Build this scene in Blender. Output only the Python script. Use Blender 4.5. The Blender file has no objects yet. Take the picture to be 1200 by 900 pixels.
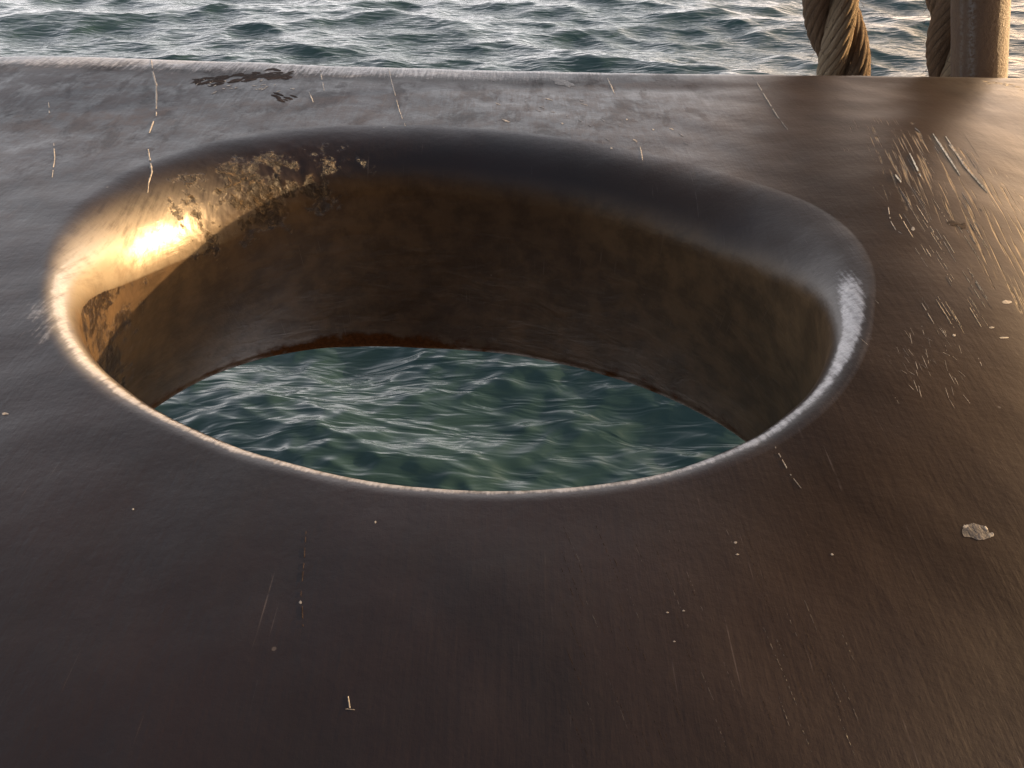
import bpy, math, random
import numpy as np
from mathutils import Vector, noise
from mathutils.bvhtree import BVHTree
random.seed(7); np.random.seed(7)
C = bpy.context.scene
R = math.radians
S = 0.25                       # metres per working unit (eye height above the plate)

# ---------------------------------------------------------------- camera
PITCH, ROLL = 37.0, 0.6
cam_d = bpy.data.cameras.new('camera'); cam = bpy.data.objects.new('camera', cam_d)
C.collection.objects.link(cam); C.camera = cam
cam_d.sensor_width = 36; cam_d.lens = 28.0; cam_d.clip_start = 0.01; cam_d.clip_end = 6000
cam.location = (0, 0, S)
from mathutils import Matrix
cam.rotation_euler = (Matrix.Rotation(R(90-PITCH), 3, 'X') @ Matrix.Rotation(R(ROLL), 3, 'Z')).to_euler()
FPX = 1200*28/36
Rc = cam.rotation_euler.to_matrix()
def ray(px, py):
    return (Rc @ Vector(((px-600)/FPX, -(py-450)/FPX, -1))).normalized()

# ---------------------------------------------------------------- sky and sun
AZ, EL = 76.0, 9.0
VEIL_H, VEIL_C = .27, (17.5, 16.6, 17.0)
w = bpy.data.worlds.new('World'); C.world = w; w.use_nodes = True
nt = w.node_tree; bg = nt.nodes['Background']
sk = nt.nodes.new('ShaderNodeTexSky'); sk.sky_type = 'NISHITA'; sk.sun_disc = False
sk.sun_elevation = R(EL); sk.sun_rotation = R(AZ); sk.air_density = 1.0; sk.dust_density = 5.0; sk.ozone_density = 1.0
# a pale veil of haze and thin cloud low over the sea, on top of the clear sky
def wn(typ, **kw):
    n = nt.nodes.new(typ)
    for k, v in kw.items(): setattr(n, k, v)
    return n
def wm(op, a, b=None):
    n = wn('ShaderNodeMath', operation=op)
    for i, v in enumerate((a, b)):
        if v is None: continue
        if isinstance(v, bpy.types.NodeSocket): nt.links.new(v, n.inputs[i])
        else: n.inputs[i].default_value = v
    return n.outputs[0]
tc = wn('ShaderNodeTexCoord'); sp = wn('ShaderNodeSeparateXYZ'); nt.links.new(tc.outputs['Generated'], sp.inputs[0])
up = wm('MAXIMUM', sp.outputs[2], 0.0)
veil = wm('POWER', 2.718, wm('MULTIPLY', up, -1/VEIL_H))
mp = wn('ShaderNodeMapping'); mp.inputs['Scale'].default_value = (2.2, 2.2, 9); nt.links.new(tc.outputs['Generated'], mp.inputs[0])
cn = wn('ShaderNodeTexNoise'); cn.inputs['Scale'].default_value = 1.6; cn.inputs['Detail'].default_value = 5; nt.links.new(mp.outputs[0], cn.inputs['Vector'])
veil = wm('MULTIPLY', veil, wm('MULTIPLY', wm('ADD', cn.outputs['Fac'], .25), 1.33))
vc = wn('ShaderNodeVectorMath', operation='SCALE'); # warmer towards the low sun
dt = wn('ShaderNodeVectorMath', operation='DOT_PRODUCT'); nt.links.new(tc.outputs['Generated'], dt.inputs[0]); dt.inputs[1].default_value = (math.sin(R(AZ)), math.cos(R(AZ)), .1)
mr = wn('ShaderNodeMapRange', interpolation_type='SMOOTHSTEP'); nt.links.new(dt.outputs['Value'], mr.inputs['Value']); mr.inputs['From Min'].default_value = .35; mr.inputs['From Max'].default_value = 1.
mc = wn('ShaderNodeMix', data_type='RGBA'); nt.links.new(mr.outputs[0], mc.inputs[0]); mc.inputs[6].default_value = VEIL_C+(1,); mc.inputs[7].default_value = (30, 17, 8, 1); nt.links.new(mc.outputs[2], vc.inputs[0])
nt.links.new(veil, vc.inputs['Scale'])
ad = wn('ShaderNodeVectorMath', operation='ADD'); nt.links.new(sk.outputs[0], ad.inputs[0]); nt.links.new(vc.outputs[0], ad.inputs[1])
nt.links.new(ad.outputs[0], bg.inputs[0]); bg.inputs[1].default_value = 0.12
sun_d = bpy.data.lights.new('sun', 'SUN'); sun_d.energy = 5.0; sun_d.angle = R(0.5); sun_d.color = (1.0, 0.66, 0.34)
sun = bpy.data.objects.new('sun', sun_d); C.collection.objects.link(sun)
sv = Vector((math.cos(R(EL))*math.sin(R(AZ)), math.cos(R(EL))*math.cos(R(AZ)), math.sin(R(EL))))
sun.rotation_euler = sv.to_track_quat('Z', 'Y').to_euler(); sun.location = sv*30
C.view_settings.view_transform = 'Standard'; C.view_settings.look = 'None'
C.view_settings.gamma = 1; C.view_settings.use_curve_mapping = False
C.view_settings.exposure = 0.8
C.render.engine = 'CYCLES'; C.cycles.max_bounces = 6

# ---------------------------------------------------------------- helpers
def link(o):
    C.collection.objects.link(o); return o
def mesh_obj(name, V, F, mat, parent=None, smooth=True, attrs=None):
    me = bpy.data.meshes.new(name)
    V = np.asarray(V, dtype=np.float32); F = np.asarray(F, dtype=np.int32)
    me.vertices.add(len(V)); me.vertices.foreach_set('co', V.ravel())
    k = F.shape[1]
    me.loops.add(F.size); me.loops.foreach_set('vertex_index', F.ravel())
    me.polygons.add(len(F)); me.polygons.foreach_set('loop_start', np.arange(0, F.size, k, dtype=np.int32))
    me.update(calc_edges=True); me.validate()
    if smooth: me.polygons.foreach_set('use_smooth', np.ones(len(me.polygons), dtype=bool))
    for n, a in (attrs or {}).items():
        at = me.attributes.new(n, 'FLOAT', 'POINT'); at.data.foreach_set('value', np.asarray(a, dtype=np.float32).ravel())
    if mat: me.materials.append(mat)
    o = link(bpy.data.objects.new(name, me)); o.parent = parent
    return o
def tag(o, label=None, cat=None, group=None, kind=None):
    for k, v in (('label', label), ('category', cat), ('group', group), ('kind', kind)):
        if v: o[k] = v
    return o
def ss(a, b, x):
    t = np.clip((x-a)/(b-a), 0, 1); return t*t*(3-2*t)

class NT:
    """small wrapper for node materials"""
    def __init__(s, name):
        s.m = bpy.data.materials.new(name); s.m.use_nodes = True; s.t = s.m.node_tree
        s.b = s.t.nodes['Principled BSDF']
    def n(s, typ, **kw):
        nd = s.t.nodes.new(typ)
        for k, v in kw.items(): setattr(nd, k, v)
        return nd
    def set(s, sock, v):
        if v is None: return
        if isinstance(v, bpy.types.NodeSocket): s.t.links.new(v, sock)
        else:
            if hasattr(sock.default_value, '__len__') and hasattr(v, '__len__') and len(v) == 3 and len(sock.default_value) == 4: v = tuple(v)+(1,)
            sock.default_value = v
    def math(s, op, a, b=None, c=None, clamp=False):
        nd = s.n('ShaderNodeMath', operation=op, use_clamp=clamp)
        s.set(nd.inputs[0], a); s.set(nd.inputs[1], b)
        if c is not None: s.set(nd.inputs[2], c)
        return nd.outputs[0]
    def attr(s, name): return s.n('ShaderNodeAttribute', attribute_name=name).outputs['Fac']
    def co(s): return s.n('ShaderNodeTexCoord').outputs['Object']
    def mapping(s, v, scale=(1,1,1), rot=(0,0,0), loc=(0,0,0)):
        nd = s.n('ShaderNodeMapping'); s.set(nd.inputs['Vector'], v)
        nd.inputs['Scale'].default_value = scale; nd.inputs['Rotation'].default_value = rot; nd.inputs['Location'].default_value = loc
        return nd.outputs[0]
    def noise(s, v, scale, detail=4, rough=.55, dist=0):
        nd = s.n('ShaderNodeTexNoise'); s.set(nd.inputs['Vector'], v)
        nd.inputs['Scale'].default_value = scale; nd.inputs['Detail'].default_value = detail
        nd.inputs['Roughness'].default_value = rough; nd.inputs['Distortion'].default_value = dist
        return nd.outputs['Fac']
    def step(s, x, a, b, to0=0., to1=1.):
        nd = s.n('ShaderNodeMapRange', interpolation_type='SMOOTHSTEP'); s.set(nd.inputs['Value'], x)
        nd.inputs['From Min'].default_value = a; nd.inputs['From Max'].default_value = b
        nd.inputs['To Min'].default_value = to0; nd.inputs['To Max'].default_value = to1
        return nd.outputs[0]
    def mix(s, f, a, b):
        nd = s.n('ShaderNodeMix', data_type='RGBA'); s.set(nd.inputs[0], f); s.set(nd.inputs[6], a); s.set(nd.inputs[7], b)
        return nd.outputs[2]
    def mixf(s, f, a, b):
        nd = s.n('ShaderNodeMix', data_type='FLOAT'); s.set(nd.inputs[0], f); s.set(nd.inputs[2], a); s.set(nd.inputs[3], b)
        return nd.outputs[0]
    def bump(s, h, dist, strength=1., prev=None):
        nd = s.n('ShaderNodeBump'); s.set(nd.inputs['Height'], h); nd.inputs['Distance'].default_value = dist
        s.set(nd.inputs['Strength'], strength)
        if prev is not None: s.set(nd.inputs['Normal'], prev)
        return nd.outputs[0]

# ---------------------------------------------------------------- materials
def mat_steel():
    m = NT('brown_painted_cast_steel'); co = m.co(); b = m.b
    wear, crust, rust, scr, chalk = (m.attr(k) for k in ('wear', 'crust', 'rust', 'scratch', 'chalk'))
    fine = m.noise(co, 260, 5, .7)
    mid = m.noise(co, 45, 6, .62)
    big = m.noise(co, 9, 5, .6)
    # brush / weather streaks running down the slope towards the eye (long in y, short in x)
    st1 = m.noise(m.mapping(co, (420, 34, 60)), 1, 4, .65)
    st2 = m.noise(m.mapping(co, (230, 16, 30), (0, 0, R(22))), 1, 5, .7)
    # base paint
    col = m.mix(m.step(big, .35, .68), (.0175, .0108, .0104), (.0130, .0095, .0092))
    col = m.mix(m.step(mid, .55, .85, 0, .22), col, (.030, .0195, .0175))
    col = m.mix(m.math('MULTIPLY', m.attr('warm_tint'), m.step(big, .25, .6, .5, 1.)), col, (.030, .0148, .0066))  # warm light on the right put into the paint colour
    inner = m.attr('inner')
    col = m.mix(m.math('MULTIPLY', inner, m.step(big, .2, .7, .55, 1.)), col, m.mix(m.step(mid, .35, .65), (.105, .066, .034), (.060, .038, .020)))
    # chalky dull film of old salt and worn paint
    ch = m.math('MULTIPLY', chalk, m.step(m.math('ADD', m.math('MULTIPLY', st1, .45), m.math('MULTIPLY', mid, .6)), .46, .61), clamp=True)
    col = m.mix(m.math('MULTIPLY', ch, .26), col, (.17, .145, .15))
    # darker greasy mottling where the film is broken
    mt = m.math('MULTIPLY', m.step(chalk, .15, .6), m.step(m.noise(m.mapping(co, (1, .55, 1)), 30, 7, .72, .4), .50, .62))
    # worn edge, ragged border
    wn = m.math('ADD', wear, m.math('MULTIPLY', m.math('SUBTRACT', st1, .5), .6))
    wn = m.math('ADD', wn, m.math('ADD', m.math('MULTIPLY', m.math('SUBTRACT', fine, .5), .35), m.math('MULTIPLY', m.math('SUBTRACT', mid, .5), .6)))
    wm = m.math('MULTIPLY', m.step(wn, .38, .84), m.step(m.math('ADD', m.math('MULTIPLY', st1, .5), m.math('MULTIPLY', fine, .5)), .30, .60, .45, 1.))
    col = m.mix(wm, col, (.46, .44, .435))
    hlight = m.math('MULTIPLY', m.attr('highlight'), m.step(m.math('ADD', m.math('MULTIPLY', st1, .5), m.math('MULTIPLY', mid, .5)), .30, .55, .35, 1.))
    col = m.mix(m.math('MULTIPLY', hlight, .8), col, (.70, .60, .45))  # gold sun highlight put into the colour and metallic value
    # crust
    vor = m.n('ShaderNodeTexVoronoi', feature='F1'); m.set(vor.inputs['Vector'], m.mapping(co, (1,1,.7))); vor.inputs['Scale'].default_value = 150
    cn = m.noise(co, 190, 6, .7, .8)
    cm = m.math('MULTIPLY', m.step(m.math('ADD', crust, m.math('MULTIPLY', m.math('SUBTRACT', mid, .5), 2.6)), .34, .66), m.step(crust, .03, .18))
    col = m.mix(m.math('MULTIPLY', cm, m.step(cn, .50, .66)), col, (.17, .115, .062))
    # faint crossing hairline scratches everywhere
    hl = None
    for ang, ox_ in ((4, 0), (-28, 3.1), (63, 7.7)):
        q = m.step(m.noise(m.mapping(co, (520, 9, 9), (0, 0, R(ang)), (ox_, 0, 0)), 1, 2, .5), .70, .76)
        hl = q if hl is None else m.math('MAXIMUM', hl, q)
    hl = m.math('MULTIPLY', hl, m.step(mid, .45, .65))
    col = m.mix(m.math('MULTIPLY', hl, .35), col, (.15, .12, .11))
    # tiny salt and paint specks
    vs = m.n('ShaderNodeTexVoronoi', feature='F1'); m.set(vs.inputs['Vector'], co); vs.inputs['Scale'].default_value = 60
    sp_ = m.math('MULTIPLY', m.step(vs.outputs['Distance'], .07, .03), m.step(m.noise(co, 14, 3, .6), .56, .66))
    col = m.mix(m.math('MULTIPLY', sp_, .5), col, (.22, .19, .17))
    # rust
    rm = m.step(m.math('ADD', rust, m.math('MULTIPLY', m.math('SUBTRACT', mid, .5), 1.1)), .45, .85)
    col = m.mix(m.math('MULTIPLY', rm, .9), col, m.mix(m.step(fine, .35, .65), (.060, .024, .010), (.105, .042, .016)))
    # scratches: parallel grooves in a zone
    sc_c = m.mapping(co, (1, 1, 1), (0, 0, 0))
    dx = m.n('ShaderNodeSeparateXYZ'); m.set(dx.inputs[0], sc_c)
    # direction in the plate's plane: from far-right to near-left
    u = m.math('ADD', m.math('MULTIPLY', dx.outputs[0], .972), m.math('MULTIPLY', dx.outputs[1], -.235))
    v = m.math('ADD', m.math('MULTIPLY', dx.outputs[0], .235), m.math('MULTIPLY', dx.outputs[1], .972))
    cmb = m.n('ShaderNodeCombineXYZ'); m.set(cmb.inputs[0], m.math('MULTIPLY', u, 420)); m.set(cmb.inputs[1], m.math('MULTIPLY', v, 10))
    sn = m.noise(cmb.outputs[0], 1, 3, .6)
    sm = m.math('MULTIPLY', m.step(sn, .55, .65), m.step(m.math('ADD', scr, m.math('MULTIPLY', m.math('SUBTRACT', mid, .5), 1.2)), .35, .6))
    col = m.mix(m.math('MULTIPLY', sm, .7), col, (.26, .19, .115))
    m.set(b.inputs['Base Color'], col)
    m.set(b.inputs['Metallic'], m.math('MAXIMUM', m.math('MULTIPLY', wm, .5), m.math('MULTIPLY', hlight, .8)))
    r = m.math('ADD', .30, m.math('MULTIPLY', mid, .10))
    r = m.math('ADD', r, m.math('MULTIPLY', m.math('SUBTRACT', st2, .5), .16))
    r = m.mixf(m.math('MULTIPLY', inner, .8), r, .48)
    r = m.mixf(m.math('MULTIPLY', m.attr('matt'), .8), r, .50)
    r = m.mixf(ch, r, .50)
    r = m.mixf(m.math('MULTIPLY', mt, .5), r, .58)
    r = m.mixf(wm, r, .42)
    r = m.mixf(hlight, r, .33)
    r = m.mixf(rm, r, .75)
    r = m.mixf(cm, r, .30)
    m.set(b.inputs['Roughness'], r)
    b.inputs['IOR'].default_value = 1.5
    m.set(b.inputs['Specular IOR Level'], m.math('SUBTRACT', m.math('SUBTRACT', .37, m.math('ADD', m.math('MULTIPLY', inner, .15), m.math('MULTIPLY', mt, .08))), m.math('ADD', m.math('MULTIPLY', rm, .3), m.math('MULTIPLY', m.attr('matt'), .27)), clamp=True))
    m.set(b.inputs['Metallic'], m.math('MAXIMUM', m.math('MULTIPLY', wm, .5), m.math('MULTIPLY', hlight, .8)))
    h1 = m.bump(st1, .0004, .3)
    h2 = m.bump(mid, .0016, .30, h1)
    h3 = m.bump(fine, .0003, .35, h2)
    h3 = m.bump(m.noise(m.mapping(co, (1, 1, 2.2)), 22, 5, .6, .6), .004, m.math('MULTIPLY', inner, .25), h3)
    hs = m.bump(sm, -.0016, .8, h3)
    hv = m.math('ADD', m.math('MULTIPLY', cn, 1.0), m.math('MULTIPLY', vor.outputs['Distance'], .5))
    hc = m.bump(hv, .010, m.math('MULTIPLY', cm, 1.), hs)
    he = m.bump(fine, .0012, m.math('MULTIPLY', wm, .6), hc)
    m.set(b.inputs['Normal'], he)
    return m.m

def mat_chip(name, colr, rough=.5, metal=0.):
    m = NT(name); co = m.co()
    n = m.noise(co, 300, 4, .6)
    m.set(m.b.inputs['Base Color'], m.mix(m.step(n, .35, .65), tuple(c*.45 for c in colr), colr))
    m.b.inputs['Roughness'].default_value = rough; m.b.inputs['Metallic'].default_value = metal
    m.set(m.b.inputs['Normal'], m.bump(n, .001, .8))
    return m.m

def mat_water():
    m = NT('sea_water'); co = m.co(); b = m.b
    big = m.noise(co, .35, 3, .5)
    m.set(b.inputs['Base Color'], m.mix(big, (.018, .041, .040), (.024, .050, .048)))
    b.inputs['Roughness'].default_value = .14; b.inputs['IOR'].default_value = 1.37
    n1 = m.noise(m.mapping(co, (.55, 1.9, 1)), 4.0, 2, .45, .8)
    n2 = m.noise(m.mapping(co, (1, 1.6, 1)), 26, 4, .6, .4)
    h = m.bump(n1, .045, .7); h = m.bump(n2, .006, .12, h)
    m.set(b.inputs['Normal'], h)
    return m.m

def mat_rope():
    m = NT('laid_rope_fibre'); co = m.co(); b = m.b
    st = m.attr('yarn')          # coordinate around the strand
    al = m.attr('along')
    cmb = m.n('ShaderNodeCombineXYZ'); m.set(cmb.inputs[0], m.math('MULTIPLY', st, 26)); m.set(cmb.inputs[1], m.math('MULTIPLY', al, 3))
    n = m.noise(cmb.outputs[0], 1, 5, .7, .3)
    f = m.noise(co, 500, 4, .7)
    col = m.mix(m.step(n, .3, .7), (.15, .092, .052), (.26, .165, .095))
    col = m.mix(m.math('MULTIPLY', m.attr('tone'), .8), col, m.mix(m.step(n, .3, .7), (.38, .28, .18), (.52, .40, .26)))  # lighter and darker strands: groove shading put into the strand colour
    col = m.mix(m.step(f, .55, .85, 0, .4), col, (.30, .21, .13))
    col = m.mix(m.step(m.attr('groove'), .0, .5, .6, 0.), col, (.03, .02, .012))
    m.set(b.inputs['Base Color'], col); b.inputs['Roughness'].default_value = .85
    h = m.bump(n, .006, 1.); h = m.bump(f, .003, .9, h)
    m.set(b.inputs['Normal'], h)
    return m.m

def mat_pile():
    m = NT('weathered_brown_pole'); co = m.co(); b = m.b
    n = m.noise(m.mapping(co, (1, 1, .12)), 120, 5, .65)
    f = m.noise(co, 260, 5, .7)
    seam = m.attr('seam')
    col = m.mix(m.step(n, .35, .7), (.095, .058, .036), (.125, .080, .050))
    sf = m.math('MULTIPLY', seam, m.step(f, .42, .56))
    col = m.mix(sf, col, (.19, .185, .18))
    m.set(b.inputs['Base Color'], col); b.inputs['Roughness'].default_value = .6
    h = m.bump(f, .003, .9); m.set(b.inputs['Normal'], h)
    return m.m

M_STEEL = mat_steel()
M_CHIP = mat_chip('bare_pale_chip', (.42, .37, .31), .55)
M_GLINT = mat_chip('bare_metal_glint', (.85, .66, .42), .4, .1)  # bare scratches with the warm sun glint put into their colour
M_GREY = mat_chip('grey_smear', (.085, .07, .062), .45)
M_DARK = mat_chip('dark_flake', (.040, .026, .021), .8); M_DARK.node_tree.nodes['Principled BSDF'].inputs['Specular IOR Level'].default_value = .1
M_WATER = mat_water(); M_ROPE = mat_rope(); M_PILE = mat_pile()

# ---------------------------------------------------------------- sea
def sea():
    # ring grid, fine where the sea is close to the plate and coarse to the horizon
    zs = -3.6
    az = np.concatenate([np.linspace(-180, -45, 50, endpoint=False), np.linspace(-45, 45, 1000), np.linspace(45, 180, 51)[1:]])
    rr = np.concatenate([np.geomspace(1.2, 3.0, 20, endpoint=False), np.geomspace(3.0, 34, 900, endpoint=False), np.geomspace(34, 5000, 60)])
    A, Q = np.meshgrid(np.radians(az), rr)
    X = Q*np.sin(A); Y = Q*np.cos(A); Z = np.zeros_like(X); DX = np.zeros_like(X); DY = np.zeros_like(X)
    rng = np.random.RandomState(5)
    fade = np.exp(-(np.maximum(Q-20, 0)/60)**2)
    for i in range(90):
        L = 0.16*(3.2/0.16)**rng.rand() if i < 78 else rng.uniform(3, 8)
        th = R(-95 + rng.randn()*42)              # mostly towards the plate, short crested
        k = 2*math.pi/L
        amp = 0.0080*L**.88*(1 if L < 3 else 1.1)
        ph = rng.rand()*6.283
        p = k*(X*math.cos(th)+Y*math.sin(th)) + ph
        # grouping so that ridges start and stop
        L2 = L*rng.uniform(3, 6); th2 = rng.rand()*6.283
        g = .55+.45*np.sin(2*math.pi/L2*(X*math.cos(th2)+Y*math.sin(th2))+rng.rand()*6.283)
        f = fade*g if L > .5 else fade*g*(.35+.75*np.exp(-(Q/9)**2))
        Z += amp*f*np.cos(p); DX -= amp*f*1.0*math.cos(th)*np.sin(p); DY -= amp*f*1.0*math.sin(th)*np.sin(p)
    X2 = X+DX; Y2 = Y+DY
    V = np.stack([X2, Y2, Z+zs], -1).reshape(-1, 3)
    nr, nc = X.shape
    i = np.arange(nr*nc).reshape(nr, nc)
    F = np.stack([i[:-1, :-1], i[:-1, 1:], i[1:, 1:], i[1:, :-1]], -1).reshape(-1, 4)[:, ::-1]
    o = mesh_obj('sea', V, F, M_WATER); tag(o, kind='structure')
sea()

# ---------------------------------------------------------------- the cast plate with its oval hole
HC = np.array([-.195, 1.838]); HA, HB, HROT = .965, .748, R(-22)
DEP, RB = .87, .035
RCx, RCy, RHX, RHY = 0.0, .62, 5.0, 2.93      # outline: half sizes of the plate, far edge at y=3.55
RE = .22                                     # radius of the far edge
def top_z(x, y):
    x0 = .95+.38*(y-1.2)
    d = np.maximum(x-x0, 0)
    z = -.22*np.minimum(d, 2.0)**2/(1+.6*d)*ss(4.6, 1.2, y)*ss(.75, 1.5, y)
    z -= .035*np.maximum(1.0-y, 0)**2                       # falls gently towards the eye
    xr = .82+.36*(y-1.2)
    z += .075*np.exp(-((x-xr)/.36)**2)*ss(3.5, 2.3, y)*ss(.7, 1.7, y)*.8
    z -= .10*np.maximum(.9-y, 0)**2
    z += .045*np.exp(-((x+2.2)/1.5)**2-((y-3.5)/.6)**2)
    return z
def plate():
    NTH = 1080
    th = np.linspace(0, 2*np.pi, NTH, endpoint=False)
    c, s = np.cos(th), np.sin(th)
    se = (np.abs(c)**2.1+np.abs(s)**2.1)**(-1/2.1)        # a little squarer than an ellipse
    ex, ey = HA*c*se, HB*s*se
    # small irregularities of the casting
    wob = 1+.006*np.sin(3*th+.5)+.004*np.sin(5*th+2)
    px = HC[0]+wob*(ex*math.cos(HROT)-ey*math.sin(HROT)); py = HC[1]+wob*(ex*math.sin(HROT)+ey*math.cos(HROT))
    nx0, ny0 = np.sign(c)*np.abs(c)**1.1/HA, np.sign(s)*np.abs(s)**1.1/HB
    l = np.hypot(nx0, ny0); nx0 /= l; ny0 /= l
    nx = nx0*math.cos(HROT)-ny0*math.sin(HROT); ny = nx0*math.sin(HROT)+ny0*math.cos(HROT)
    # lip radius: broad at the far side and left, tight near the eye
    rl = .065+.190*ss(-.30, .85, ny)+.03*ss(.3, 1, np.abs(nx))*ss(-.6, .1, ny)
    # outline
    dirx, diry = px-HC[0], py-HC[1]; l = np.hypot(dirx, diry); dirx /= l; diry /= l
    def inside(q):
        return (np.abs((HC[0]+dirx*q-RCx)/RHX)**14+np.abs((HC[1]+diry*q-RCy)/RHY)**14)
    lo = np.zeros(NTH); hi = np.full(NTH, 12.)
    for _ in range(50):
        md = (lo+hi)/2; f = inside(md) < 1; lo = np.where(f, md, lo); hi = np.where(f, hi, md)
    ox, oy = HC[0]+dirx*lo, HC[1]+diry*lo
    gx = np.sign(ox-RCx)*np.abs((ox-RCx)/RHX)**13/RHX; gy = np.sign(oy-RCy)*np.abs((oy-RCy)/RHY)**13/RHY
    l = np.hypot(gx, gy); gx /= l; gy /= l
    FLARE = .07+.13*np.abs(nx)**1.5+.07*np.maximum(-nx, 0)
    rd = .06+.10*ss(-.3, .8, ny)+.09*ss(.1, .9, -nx)*ss(-.6, .2, ny)               # depth of the lip, shallower than it is wide
    rings = []; tagv = []                      # tagv: (zone, t)
    # bottom side, from outer wall in
    for t in np.linspace(1, 0, 14):
        bx, by = px+nx*(RB+FLARE), py+ny*(RB+FLARE)
        rings.append((bx+(ox-bx)*t, by+(oy-by)*t, np.full(NTH, -DEP))); tagv.append((0, t))
    for a in np.linspace(0, 90, 14)[1:]:
        q = RB*(1-math.sin(R(a)))+FLARE
        rings.append((px+nx*q, py+ny*q, np.full(NTH, -DEP+RB*(1-math.cos(R(a)))))); tagv.append((1, a/90))
    for t in np.linspace(0, 1, 46)[1:]:
        z = (-DEP+RB)*(1-t)+(-rd)*t
        bul = .012*math.sin(math.pi*t)+FLARE*(1-t)**1.6
        rings.append((px+nx*bul, py+ny*bul, z)); tagv.append((2, t))
    for a in np.linspace(0, 90, 44)[1:]:
        q = rl*(1-math.cos(R(a)))
        rings.append((px+nx*q, py+ny*q, -rd+rd*math.sin(R(a)))); tagv.append((3, a/90))
    lx, ly = px+nx*rl, py+ny*rl
    for t in np.linspace(0, 1, 120)[1:]:
        tt = t**1.35
        rings.append((lx+(ox-lx)*tt, ly+(oy-ly)*tt, np.zeros(NTH))); tagv.append((4, tt))
    for a in np.linspace(0, 90, 26)[1:]:
        rings.append((ox+gx*RE*math.sin(R(a)), oy+gy*RE*math.sin(R(a)), np.full(NTH, -RE+RE*math.cos(R(a))))); tagv.append((5, a/90))
    for t in np.linspace(0, 1, 8)[1:-1]:
        rings.append((ox+gx*RE, oy+gy*RE, np.full(NTH, -RE+(-DEP+RE)*t))); tagv.append((6, t))
    P = np.array([np.stack(r, -1) for r in rings])       # rings x NTH x 3
    nR = len(rings)
    zone = np.array([a for a, b in tagv])[:, None]*np.ones((1, NTH)); tv = np.array([b for a, b in tagv])[:, None]*np.ones((1, NTH))
    # the top surface shape pulls the lip down with it, fading out down the wall
    wgt = np.clip((P[..., 2]+DEP)/DEP, 0, 1)
    P[..., 2] += top_z(P[..., 0], P[..., 1])*wgt
    # attributes
    TH = np.ones((nR, 1))*((np.arctan2(py-HC[1], px-HC[0]) % (2*np.pi))[None])     # compass direction of each column round the hole
    NXX = np.ones((nR, 1))*nx[None]; NYY = np.ones((nR, 1))*ny[None]
    x, y, z = P[..., 0], P[..., 1], P[..., 2]
    alpha = np.where(zone == 3, tv, np.where(zone > 3, 1., 0.))       # 0 vertical wall .. 1 flat
    # worn lip: polished by the lines, near side and the right-hand turn
    aj = 1-alpha                                # 0 flat .. 1 wall
    band = np.where(zone == 3, np.exp(-((aj-.38)/.20)**2), 0)
    nearw = ss(.15, -.35, NYY)
    right = np.exp(-(((TH*180/np.pi+180) % 360-180+14)/12)**2)
    wear = band*nearw*.75 + right*np.where(zone == 3, np.exp(-((aj-.30)/.20)**2), 0)*.82
    deg_ = TH*180/np.pi
    leftp = np.exp(-(((TH*180/np.pi)-196)/13)**2)
    wear = np.maximum(wear, leftp*np.where(zone == 3, ss(.75, .1, aj), np.where(zone == 4, np.exp(-(tv/.014)**2), 0))*.50)
    highlight = np.exp(-((deg_-166)/19)**2)*np.where(zone == 3, np.exp(-((aj-.66)/.27)**2), 0)+np.exp(-((deg_-195)/26)**4)*band*.7  # gold patch shaped where the sun highlight falls on the lip
    highlight = np.clip(highlight, 0, 1)
    # worn far edge
    edge = np.where(zone == 5, 1., 0)*ss(1.9, -.3, x)+np.where(zone == 4, ss(.30, .0, (oy[None]-y)), 0)*ss(1.6, -.6, x)*.85*(y > 3)
    wear = np.maximum(wear, edge*.80)
    # crusty pitted patch on the left wall and lip
    deg = TH*180/np.pi
    ang = np.exp(-((deg-150)/20)**4)
    crust = np.exp(-((deg-133)/19)**2)*np.where(zone == 3, ss(.10, .5, aj), np.where(zone == 2, ss(.80, 1, tv), 0))*.55
    crust += np.where(zone == 2, 1, 0)*np.exp(-((deg-182)/17)**4)*.60
    rust = np.where(zone <= 2, 1, 0)*np.where(zone == 2, ss(.20, .0, tv), 1.1)*(.50+.35*np.exp(-((deg-112)/20)**2))*(zone > 0)
    scr = np.exp(-((x-1.32)/.22)**2-((y-2.15)/.75)**2)*(zone == 4)
    chalk = np.where(zone >= 4, 1, 0)*(.02+.75*ss(2.2, 3.1, y)*ss(1.2, .3, x)+.30*ss(-.9, -1.5, x)*ss(.8, 1.6, y))
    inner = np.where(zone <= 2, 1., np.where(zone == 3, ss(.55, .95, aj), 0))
    matt = np.where(zone >= 4, 1, 0)*ss(.30, .75, x-.28*(y-1.6))*ss(1.55, 1.05, x-.28*(y-1.6))*ss(.2, .9, y)
    matt = np.maximum(matt, np.where(zone >= 4, 1, 0)*.8*np.exp(-((oy[None]-y-.13)/.07)**2)*(y > 2.6)*(x < 1.5))
    matt = np.maximum(matt, np.where(zone >= 4, 1, 0)*ss(.45, .95, x)*ss(1.75, 1.15, y))
    warm_tint = np.where(zone >= 3, 1, 0)*(.55+.45*ss(.7, 1.6, y))*ss(.0, .75, x+.18*np.sin(y*3)-.12*(y-1))*(zone < 6)  # brown tint growing to the right, in place of warm light
    tr = np.where(zone >= 4, 1, 0)*np.exp(-((x-2.35)/.33)**2-((y-3.42)/.28)**2)
    crust = crust+tr*.5; highlight = np.maximum(highlight, np.clip(tr*1.2, 0, 1)*.7)  # far-right corner: crust, plus golden sunlight put into the colour
    # displacement
    co = P.reshape(-1, 3)
    # normals by finite difference on the grid
    dr = np.gradient(P, axis=0); dt = np.roll(P, -1, 1)-np.roll(P, 1, 1)
    N = np.cross(dt, dr); N /= np.linalg.norm(N, axis=-1, keepdims=True)+1e-9
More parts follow.
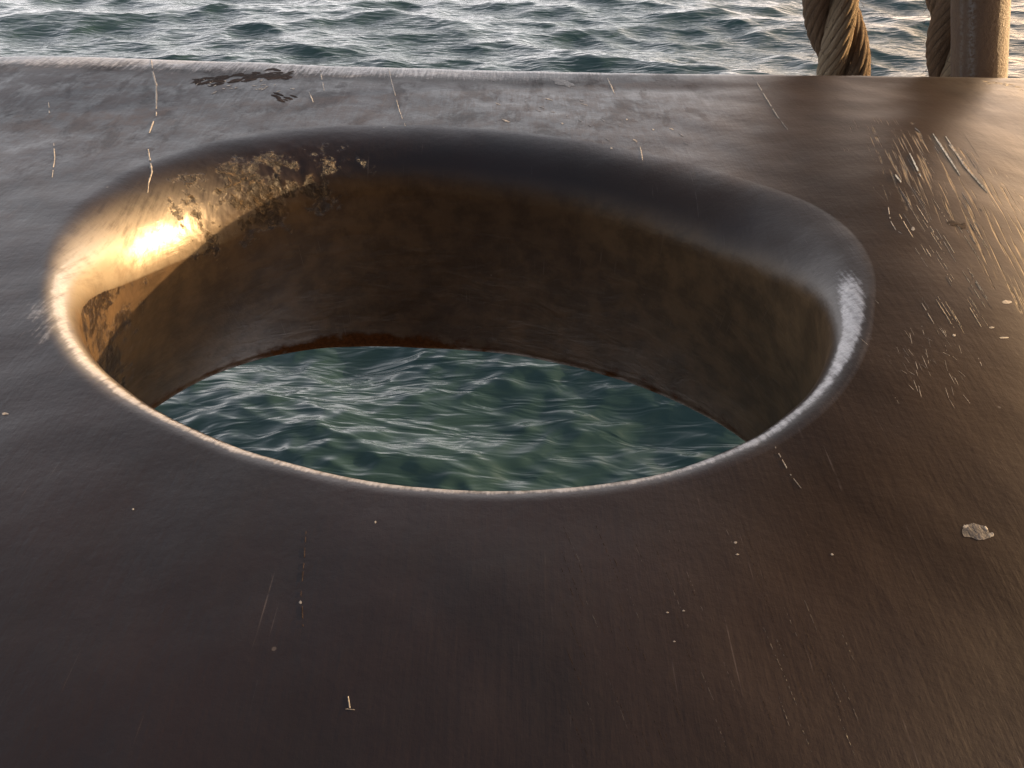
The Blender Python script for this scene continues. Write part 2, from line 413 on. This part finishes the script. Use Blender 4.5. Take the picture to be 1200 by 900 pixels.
    if N[150, 0, 2] < 0: N = -N
    amp = np.empty(len(co)); cr = crust.ravel(); zr = zone.ravel()
    for i, p in enumerate(co):
        if zr[i] == 0: amp[i] = 0; continue
        v = Vector(p)
        a = .0075*noise.noise(v*1.9)+.0022*noise.noise(v*7.0)
        if cr[i] > .05: a += cr[i]*(.006*noise.fractal(v*26.0, .8, 2.2, 4))
        amp[i] = a
    P = P + N*amp.reshape(nR, NTH, 1)
    V = P.reshape(-1, 3)*S
    i = np.arange(nR*NTH).reshape(nR, NTH)
    a = i; bq = np.roll(i, -1, 1)
    F = np.concatenate([np.stack([a[:-1], bq[:-1], bq[1:], a[1:]], -1).reshape(-1, 4), np.stack([a[-1], bq[-1], bq[0], a[0]], -1).reshape(-1, 4)])
    o = mesh_obj('fairlead_plate', V, F, M_STEEL, attrs=dict(wear=wear, crust=crust, rust=rust, scratch=scr, chalk=chalk, inner=inner, warm_tint=warm_tint, highlight=highlight, matt=matt))
    return o, V, F
plate_o, PV, PF = plate()
tag(plate_o, 'thick dark brown painted steel plate with a large smooth oval opening above the sea', 'steel fairlead')
BVH = BVHTree.FromPolygons([tuple(v) for v in PV.tolist()], [tuple(f) for f in PF.tolist()])
def hit(px, py):
    p, n, _, _ = BVH.ray_cast(cam.location, ray(px, py))
    if p is None: return None
    if n.dot(cam.location-p) < 0: n = -n
    return p, n

# scratches and chips: ragged raised flakes that lie on the plate (one child mesh per kind)
class Marks:
    def __init__(s): s.V = []; s.F = []
    def line(s, pts, wpx, jit=.5, gap=0., lift=.0002, hk=.35):
        """pts photo pixels; ragged ribbon on the surface"""
        P = []
        for (x0, y0), (x1, y1) in zip(pts[:-1], pts[1:]):
            n = max(2, int(math.hypot(x1-x0, y1-y0)/1.6))
            P += [(x0+(x1-x0)*k/n, y0+(y1-y0)*k/n) for k in range(n)]
        P.append(pts[-1]); prev = None; n = len(P)
        for k, (x, y) in enumerate(P):
            if random.random() < gap: prev = None; continue
            h = hit(x+random.uniform(-.3, .3)*jit, y)
            if not h: prev = None; continue
            p, nm = h
            d = Vector((P[min(k+1, n-1)][0]-P[max(k-1, 0)][0], P[min(k+1, n-1)][1]-P[max(k-1, 0)][1]))
            # half width in metres at this distance
            dist = (p-cam.location).length
            w_ = wpx*(.25+.75*math.sin(math.pi*(k+.5)/n)**.5)*(1-jit*.6*random.random())/FPX*dist*.5
            side = nm.cross((Rc @ Vector((d.x, -d.y, 0))).normalized())
            if side.length < 1e-4: side = Vector((1, 0, 0))
            side.normalize()
            b0 = len(s.V)
            s.V += [p-side*w_+nm*.0001, p+nm*(lift+w_*hk), p+side*w_+nm*.0001]
            if prev is not None:
                s.F += [(prev, prev+1, b0+1, b0), (prev+1, prev+2, b0+2, b0+1)]
            prev = b0
    def blob(s, px, py, rx, ry, rot=0, lift=.0005):
        n = 14; h = hit(px, py)
        if not h: return
        ctr = len(s.V); p, nm = h; s.V.append(p+nm*(lift*.5)); idx = []
        for k in range(n):
            a = 2*math.pi*k/n; q = random.uniform(.7, 1.15)
            ux, uy = rx*q*math.cos(a), ry*q*math.sin(a)
            hh = hit(px+ux*math.cos(rot)-uy*math.sin(rot), py+ux*math.sin(rot)+uy*math.cos(rot))
            if not hh: hh = h
            idx.append(len(s.V)); s.V.append(hh[0]+hh[1]*.00015)
        for k in range(n):
            s.F.append((ctr, idx[k], idx[(k+1) % n], idx[(k+1) % n]))
    def build(s, name, mat):
        me = bpy.data.meshes.new(name)
        me.from_pydata([tuple(v) for v in s.V], [], [tuple(dict.fromkeys(f)) for f in s.F]); me.update()
        me.materials.append(mat); me.polygons.foreach_set('use_smooth', [True]*len(me.polygons))
        o = link(bpy.data.objects.new(name, me)); o.parent = plate_o; return o
pale, gold, grey, dark = Marks(), Marks(), Marks(), Marks()
pale.line([(177,70),(179,84),(183,100),(183,136)], 2.6, .6, .05)
pale.line([(180,142),(175,156)], 3, .6); pale.line([(173,172),(176,190),(178,202),(174,214),(173,226)], 2.6, .7, .04)
pale.line([(63,168),(64,186),(61,208)], 1.6, .6, .1); pale.line([(57,120),(58,136)], 1.4, .6, .2)
pale.line([(373,70),(377,92),(380,108)], 1.6, .7, .15); pale.line([(362,108),(367,120)], 1.6, .6)
pale.line([(454,76),(460,100),(468,130),(475,148)], 1.2, .6, .15)
pale.line([(712,92),(720,110)], 2.2, .6); pale.line([(750,172),(753,188)], 2, .5)
pale.line([(883,90),(896,112),(910,135),(923,152)], 2.0, .6, .08)
pale.line([(905,518),(915,536),(926,556),(941,575)], 1.5, .7, .2)
pale.line([(1072,150),(1078,155)], 1.4)
pale.line([(408,816),(410,830)], 2, .7); pale.line([(405,831),(416,832)], 1.4, .7)
pale.blob(352, 706, 2, 2); pale.blob(6, 485, 4, 1.4)
for p in ((801,716),(782,718),(790,752),(862,636),(864,650),(156,597),(602,575),(440,612),(975,650)): pale.blob(*p, random.uniform(1, 2.2), random.uniform(.8, 1.6))
dark.line([(359,618),(356,660),(352,706)], 1.4, .7, .25); dark.line([(354,706),(355,738)], 1.6, .7, .2)
for k in range(46):
    t = random.random(); x0 = 232+112*t; y0 = 96-11*t+random.gauss(0, 2.6)*(1+t)
    dark.blob(x0, y0, random.uniform(3, 11), random.uniform(.8, 2.2), random.uniform(-.35, .1))
for k in range(10): dark.blob(random.uniform(318, 352), 110+random.uniform(0, 9), random.uniform(3, 7), random.uniform(.7, 1.5), .3)
for k in range(26): pale.blob(random.uniform(225, 350), random.gauss(100, 5), random.uniform(1, 4), random.uniform(.4, .9), random.uniform(-.5, .2))
for k in range(24):
    x0 = random.uniform(560, 830); y0 = 100+(x0-560)*.25+random.gauss(8, 14)
    (grey if random.random() < .6 else pale).blob(x0, y0, random.uniform(1, 5), random.uniform(.4, 1.1), random.uniform(.1, .6))
grey.blob(660, 97, 13, 4, .25)
# gouges near the right-hand turn
for a in ([(1093,157),(1103,172),(1125,206)], [(1066,180),(1079,207)], [(1049,205),(1056,214)], [(1108,160),(1130,195),(1157,226)], [(1112,170),(1140,205)]):
    gold.line(a, 3.2, .6, .03, hk=.9)
for k in range(64):
    t = random.random(); x0 = 1052+random.uniform(0, 95); y0 = 150+random.uniform(0, 210)-(.0)
    if x0-1052 < (y0-250)*.15: continue
    L = random.uniform(12, 62); sl = 1.62+random.uniform(-.08, .08)
    (gold if random.random() < .6 else pale if random.random() < .5 else grey).line([(x0, y0), (x0+L*.5, y0+L*.5*sl)], random.uniform(.5, 1.3), .7, .12, .0001, hk=.5)
for k in range(60):
    x0 = random.gauss(1080, 26); y0 = random.gauss(415, 24)
    (pale if k % 3 else grey).line([(x0, y0), (x0+random.uniform(2, 9), y0+random.uniform(4, 14))], random.uniform(.3, .8), .7, .1, .0001, hk=.2)
pale.line([(1041,243),(1043,258),(1050,270),(1057,274)], 1.5, .7, .05)
dark.blob(1118, 262, 9, 3, .2); dark.blob(1128, 265, 5, 4)
for p in ((1180,354,7,2),(1162,384,3,1.3),(1176,396,6,1),(1118,393,2,1.5),(1070,268,2.4,2.4)): pale.blob(*p)
# bird-lime like smear low on the right
grey.blob(1143, 623, 21, 11, .15); pale.blob(1161, 627, 3.5, 3); pale.blob(1155, 619, 3, 1.6, .8); pale.blob(1132, 617, 4, 2)
# long shallow rubbing marks low on the right
for k in range(70):
    x0 = random.uniform(640, 990); y0 = random.uniform(600, 860)
    L = random.uniform(20, 90)
    (dark if random.random() < .6 else grey).line([(x0, y0), (x0+L*.38+random.uniform(-2,2), y0+L*.93)], random.uniform(.5, 1.1), .8, .3, .00008)
def merge_marks():
    me = plate_o.data
    import bmesh
    bm = bmesh.new(); bm.from_mesh(me)
    for k, (mk, mat) in enumerate(((dark, M_DARK), (grey, M_GREY), (pale, M_CHIP), (gold, M_GLINT))):
        me.materials.append(mat)
        vs = [bm.verts.new(v) for v in mk.V]
        for f in mk.F:
            try:
                nf = bm.faces.new([vs[q] for q in dict.fromkeys(f)]); nf.material_index = k+1; nf.smooth = False
            except ValueError: pass
    bm.to_mesh(me); bm.free(); me.update()
merge_marks()

# ---------------------------------------------------------------- unseen ship side and deck behind the viewer, added to block low sky
def sky_blocker():
    m = NT('dull_blocker'); n = m.noise(m.co(), 3, 5, .6)
    m.set(m.b.inputs['Base Color'], m.mix(n, (.035, .028, .025), (.06, .05, .045))); m.b.inputs['Roughness'].default_value = .7
    V, F = [], []
    prof = [(-.46, -.24), (-.46, -.30), (-1.1, -.34), (-2.2, -.34), (-2.3, -.30), (-2.35, -.2), (-2.4, 3.6), (-2.6, 3.7), (-4.5, 3.7), (-4.5, -5), (-.40, -5), (-.40, -.24)]
    xs = np.linspace(-6, 3.0, 19)
    for x in xs:
        for (y, z) in prof: V.append((x, y, z))
    k = len(prof)
    for i in range(len(xs)-1):
        for j in range(k): a = i*k+j; b = i*k+(j+1) % k; F.append((a, b, b+k, a+k))
    o = mesh_obj('ship_sky_blocker', V, F, m.m, None, False); tag(o, kind='structure')
sky_blocker()

# ---------------------------------------------------------------- ropes
def rope(base, top, rad, turn, phase, name, label):
    """three-strand laid rope from base to top, strands are children"""
    base, top = Vector(base), Vector(top)
    ax = (top-base); L = ax.length; ax.normalize()
    root = link(bpy.data.objects.new(name, None)); root.location = base
    u = ax.cross(Vector((0, 1, 0))).normalized(); v = ax.cross(u)
    rs = rad*.49; rc = rad*.52; nL = int(L/.0045); nA = 72
    U, W, AX = np.array(u), np.array(v), np.array(ax)
    for k in range(3):
        l = np.linspace(0, L, nL+1)[:, None]; b = (2*np.pi*np.arange(nA)/nA)[None]
        a = phase+k*2*np.pi/3+l/turn*2*np.pi
        rn = np.cos(a)[..., None]*U+np.sin(a)[..., None]*W; tn = -np.sin(a)[..., None]*U+np.cos(a)[..., None]*W
        yph = 9*b-l*2*np.pi*24+.35*np.sin(l*130+b*2)
        gr = np.abs(np.sin(yph/2))
        q = rs*(.93+.085*gr+.02*np.sin(l*71+3*b+k)+.012*np.random.randn(nL+1, nA)*.5)
        P = rn*rc+AX*l[..., None]+rn*(np.cos(b)*q*.98)[..., None]+tn*(np.sin(b)*q*1.12)[..., None]
        ii = np.arange((nL+1)*nA).reshape(nL+1, nA); jj = np.roll(ii, -1, 1)
        F = np.stack([ii[:-1], jj[:-1], jj[1:], ii[1:]], -1).reshape(-1, 4)
        al = np.broadcast_to(l*25, gr.shape)
        mesh_obj('strand', P.reshape(-1, 3), F, M_ROPE, root, True, dict(yarn=np.broadcast_to(np.abs(b/np.pi-1)*2, gr.shape), along=al, groove=gr, tone=np.full(gr.shape, (0., 1., .25)[k])))
    # frayed yarn ends
    fV, fF = [], []
    for i in range(int(L*1500)):
        l = random.uniform(0, L); a = random.uniform(0, 6.283)
        p = (u*math.cos(a)+v*math.sin(a))*rad*random.uniform(.90, 1.0)+ax*l
        d = (u*math.cos(a)+v*math.sin(a))*random.uniform(.2, 1)+ax*random.uniform(-1.4, .6)+Vector((random.uniform(-.6,.6), random.uniform(-.6,.6), 0))
        d.normalize(); ln = random.uniform(.004, .013); sd = d.cross(Vector((0, 1, .2))).normalized()*.00035; up = d.cross(sd).normalized()*.00035
        b0 = len(fV); e = p+d*ln+Vector((0,0,-ln*.2))
        fV += [p+sd, p-sd*.5+up, p-sd*.5-up, e]
        fF += [(b0, b0+1, b0+3), (b0+1, b0+2, b0+3), (b0+2, b0, b0+3)]
    o = mesh_obj('frayed_yarn', [tuple(p) for p in fV], fF, M_ROPE, root, False); o['kind'] = 'stuff'
    tag(root, label, 'rope', 'ropes hanging behind the plate')
    return root
def at(px, py, y):
    d = ray(px, py); t = y/d.y; return cam.location+d*t
YR = 1.04
def pole_line(pb, pt, y, ext_dn, ext_up):
    b = at(*pb, y); t = at(*pt, y); d = (t-b).normalized()
    return b-d*ext_dn, t+d*ext_up
b, t = pole_line((988, 83), (974, 0), YR+.09, 4.2, .9)
rope(b, t, .0362, .31, 1.0, 'rope', 'thick three-strand brown rope on its own, left of the pole')
b, t = pole_line((1120, 83), (1118, 0), YR+.02, 4.2, .9)
rope(b, t, .0335, .29, 2.3, 'rope', 'thick brown rope half hidden behind the round brown pole')
# pole
def pole():
    b, t = pole_line((1147, 88), (1149, 0), YR-.045, 5.0, 1.0)
    root_loc = b; ax = (t-b); L = ax.length; ax.normalize()
    u = ax.cross(Vector((0, 1, 0))).normalized(); v = ax.cross(u); rad = .0300
    nL = 900; nA = 96; Vs = []; sm = []
    for i in range(nL+1):
        l = L*i/nL
        for j in range(nA):
            a = 2*math.pi*j/nA
            q = rad*(1+.012*noise.noise(Vector((math.cos(a)*2, math.sin(a)*2, l*14)))+.01*noise.noise(Vector((math.cos(a)*9, math.sin(a)*9, l*90))))
            dd = u*math.cos(a)+v*math.sin(a)
            Vs.append(dd*q+ax*l)
            # side facing the eye is -y; seam a little left of it
            ang = math.degrees(math.atan2(dd.x, -dd.y))
            sm.append(math.exp(-((ang+38)/7)**2)*.9+.5*math.exp(-((ang+60)/4)**2))
    ii = np.arange((nL+1)*nA).reshape(nL+1, nA); jj = np.roll(ii, -1, 1)
    F = np.stack([ii[:-1], jj[:-1], jj[1:], ii[1:]], -1).reshape(-1, 4)
    o = mesh_obj('pole', [tuple(p) for p in Vs], F, M_PILE, None, True, dict(seam=sm)); o.location = b
    bm_cap = [tuple(Vs[nL*nA+j]) for j in range(nA)]
    me = bpy.data.meshes.new('pole_cap'); me.from_pydata([tuple(Vector(p)) for p in bm_cap], [], [tuple(range(nA))]); me.materials.append(M_PILE)
    c = link(bpy.data.objects.new('end_cap', me)); c.parent = o
    tag(o, 'upright weathered brown round pole with sunlit right edge behind the plate', 'pole')
pole()
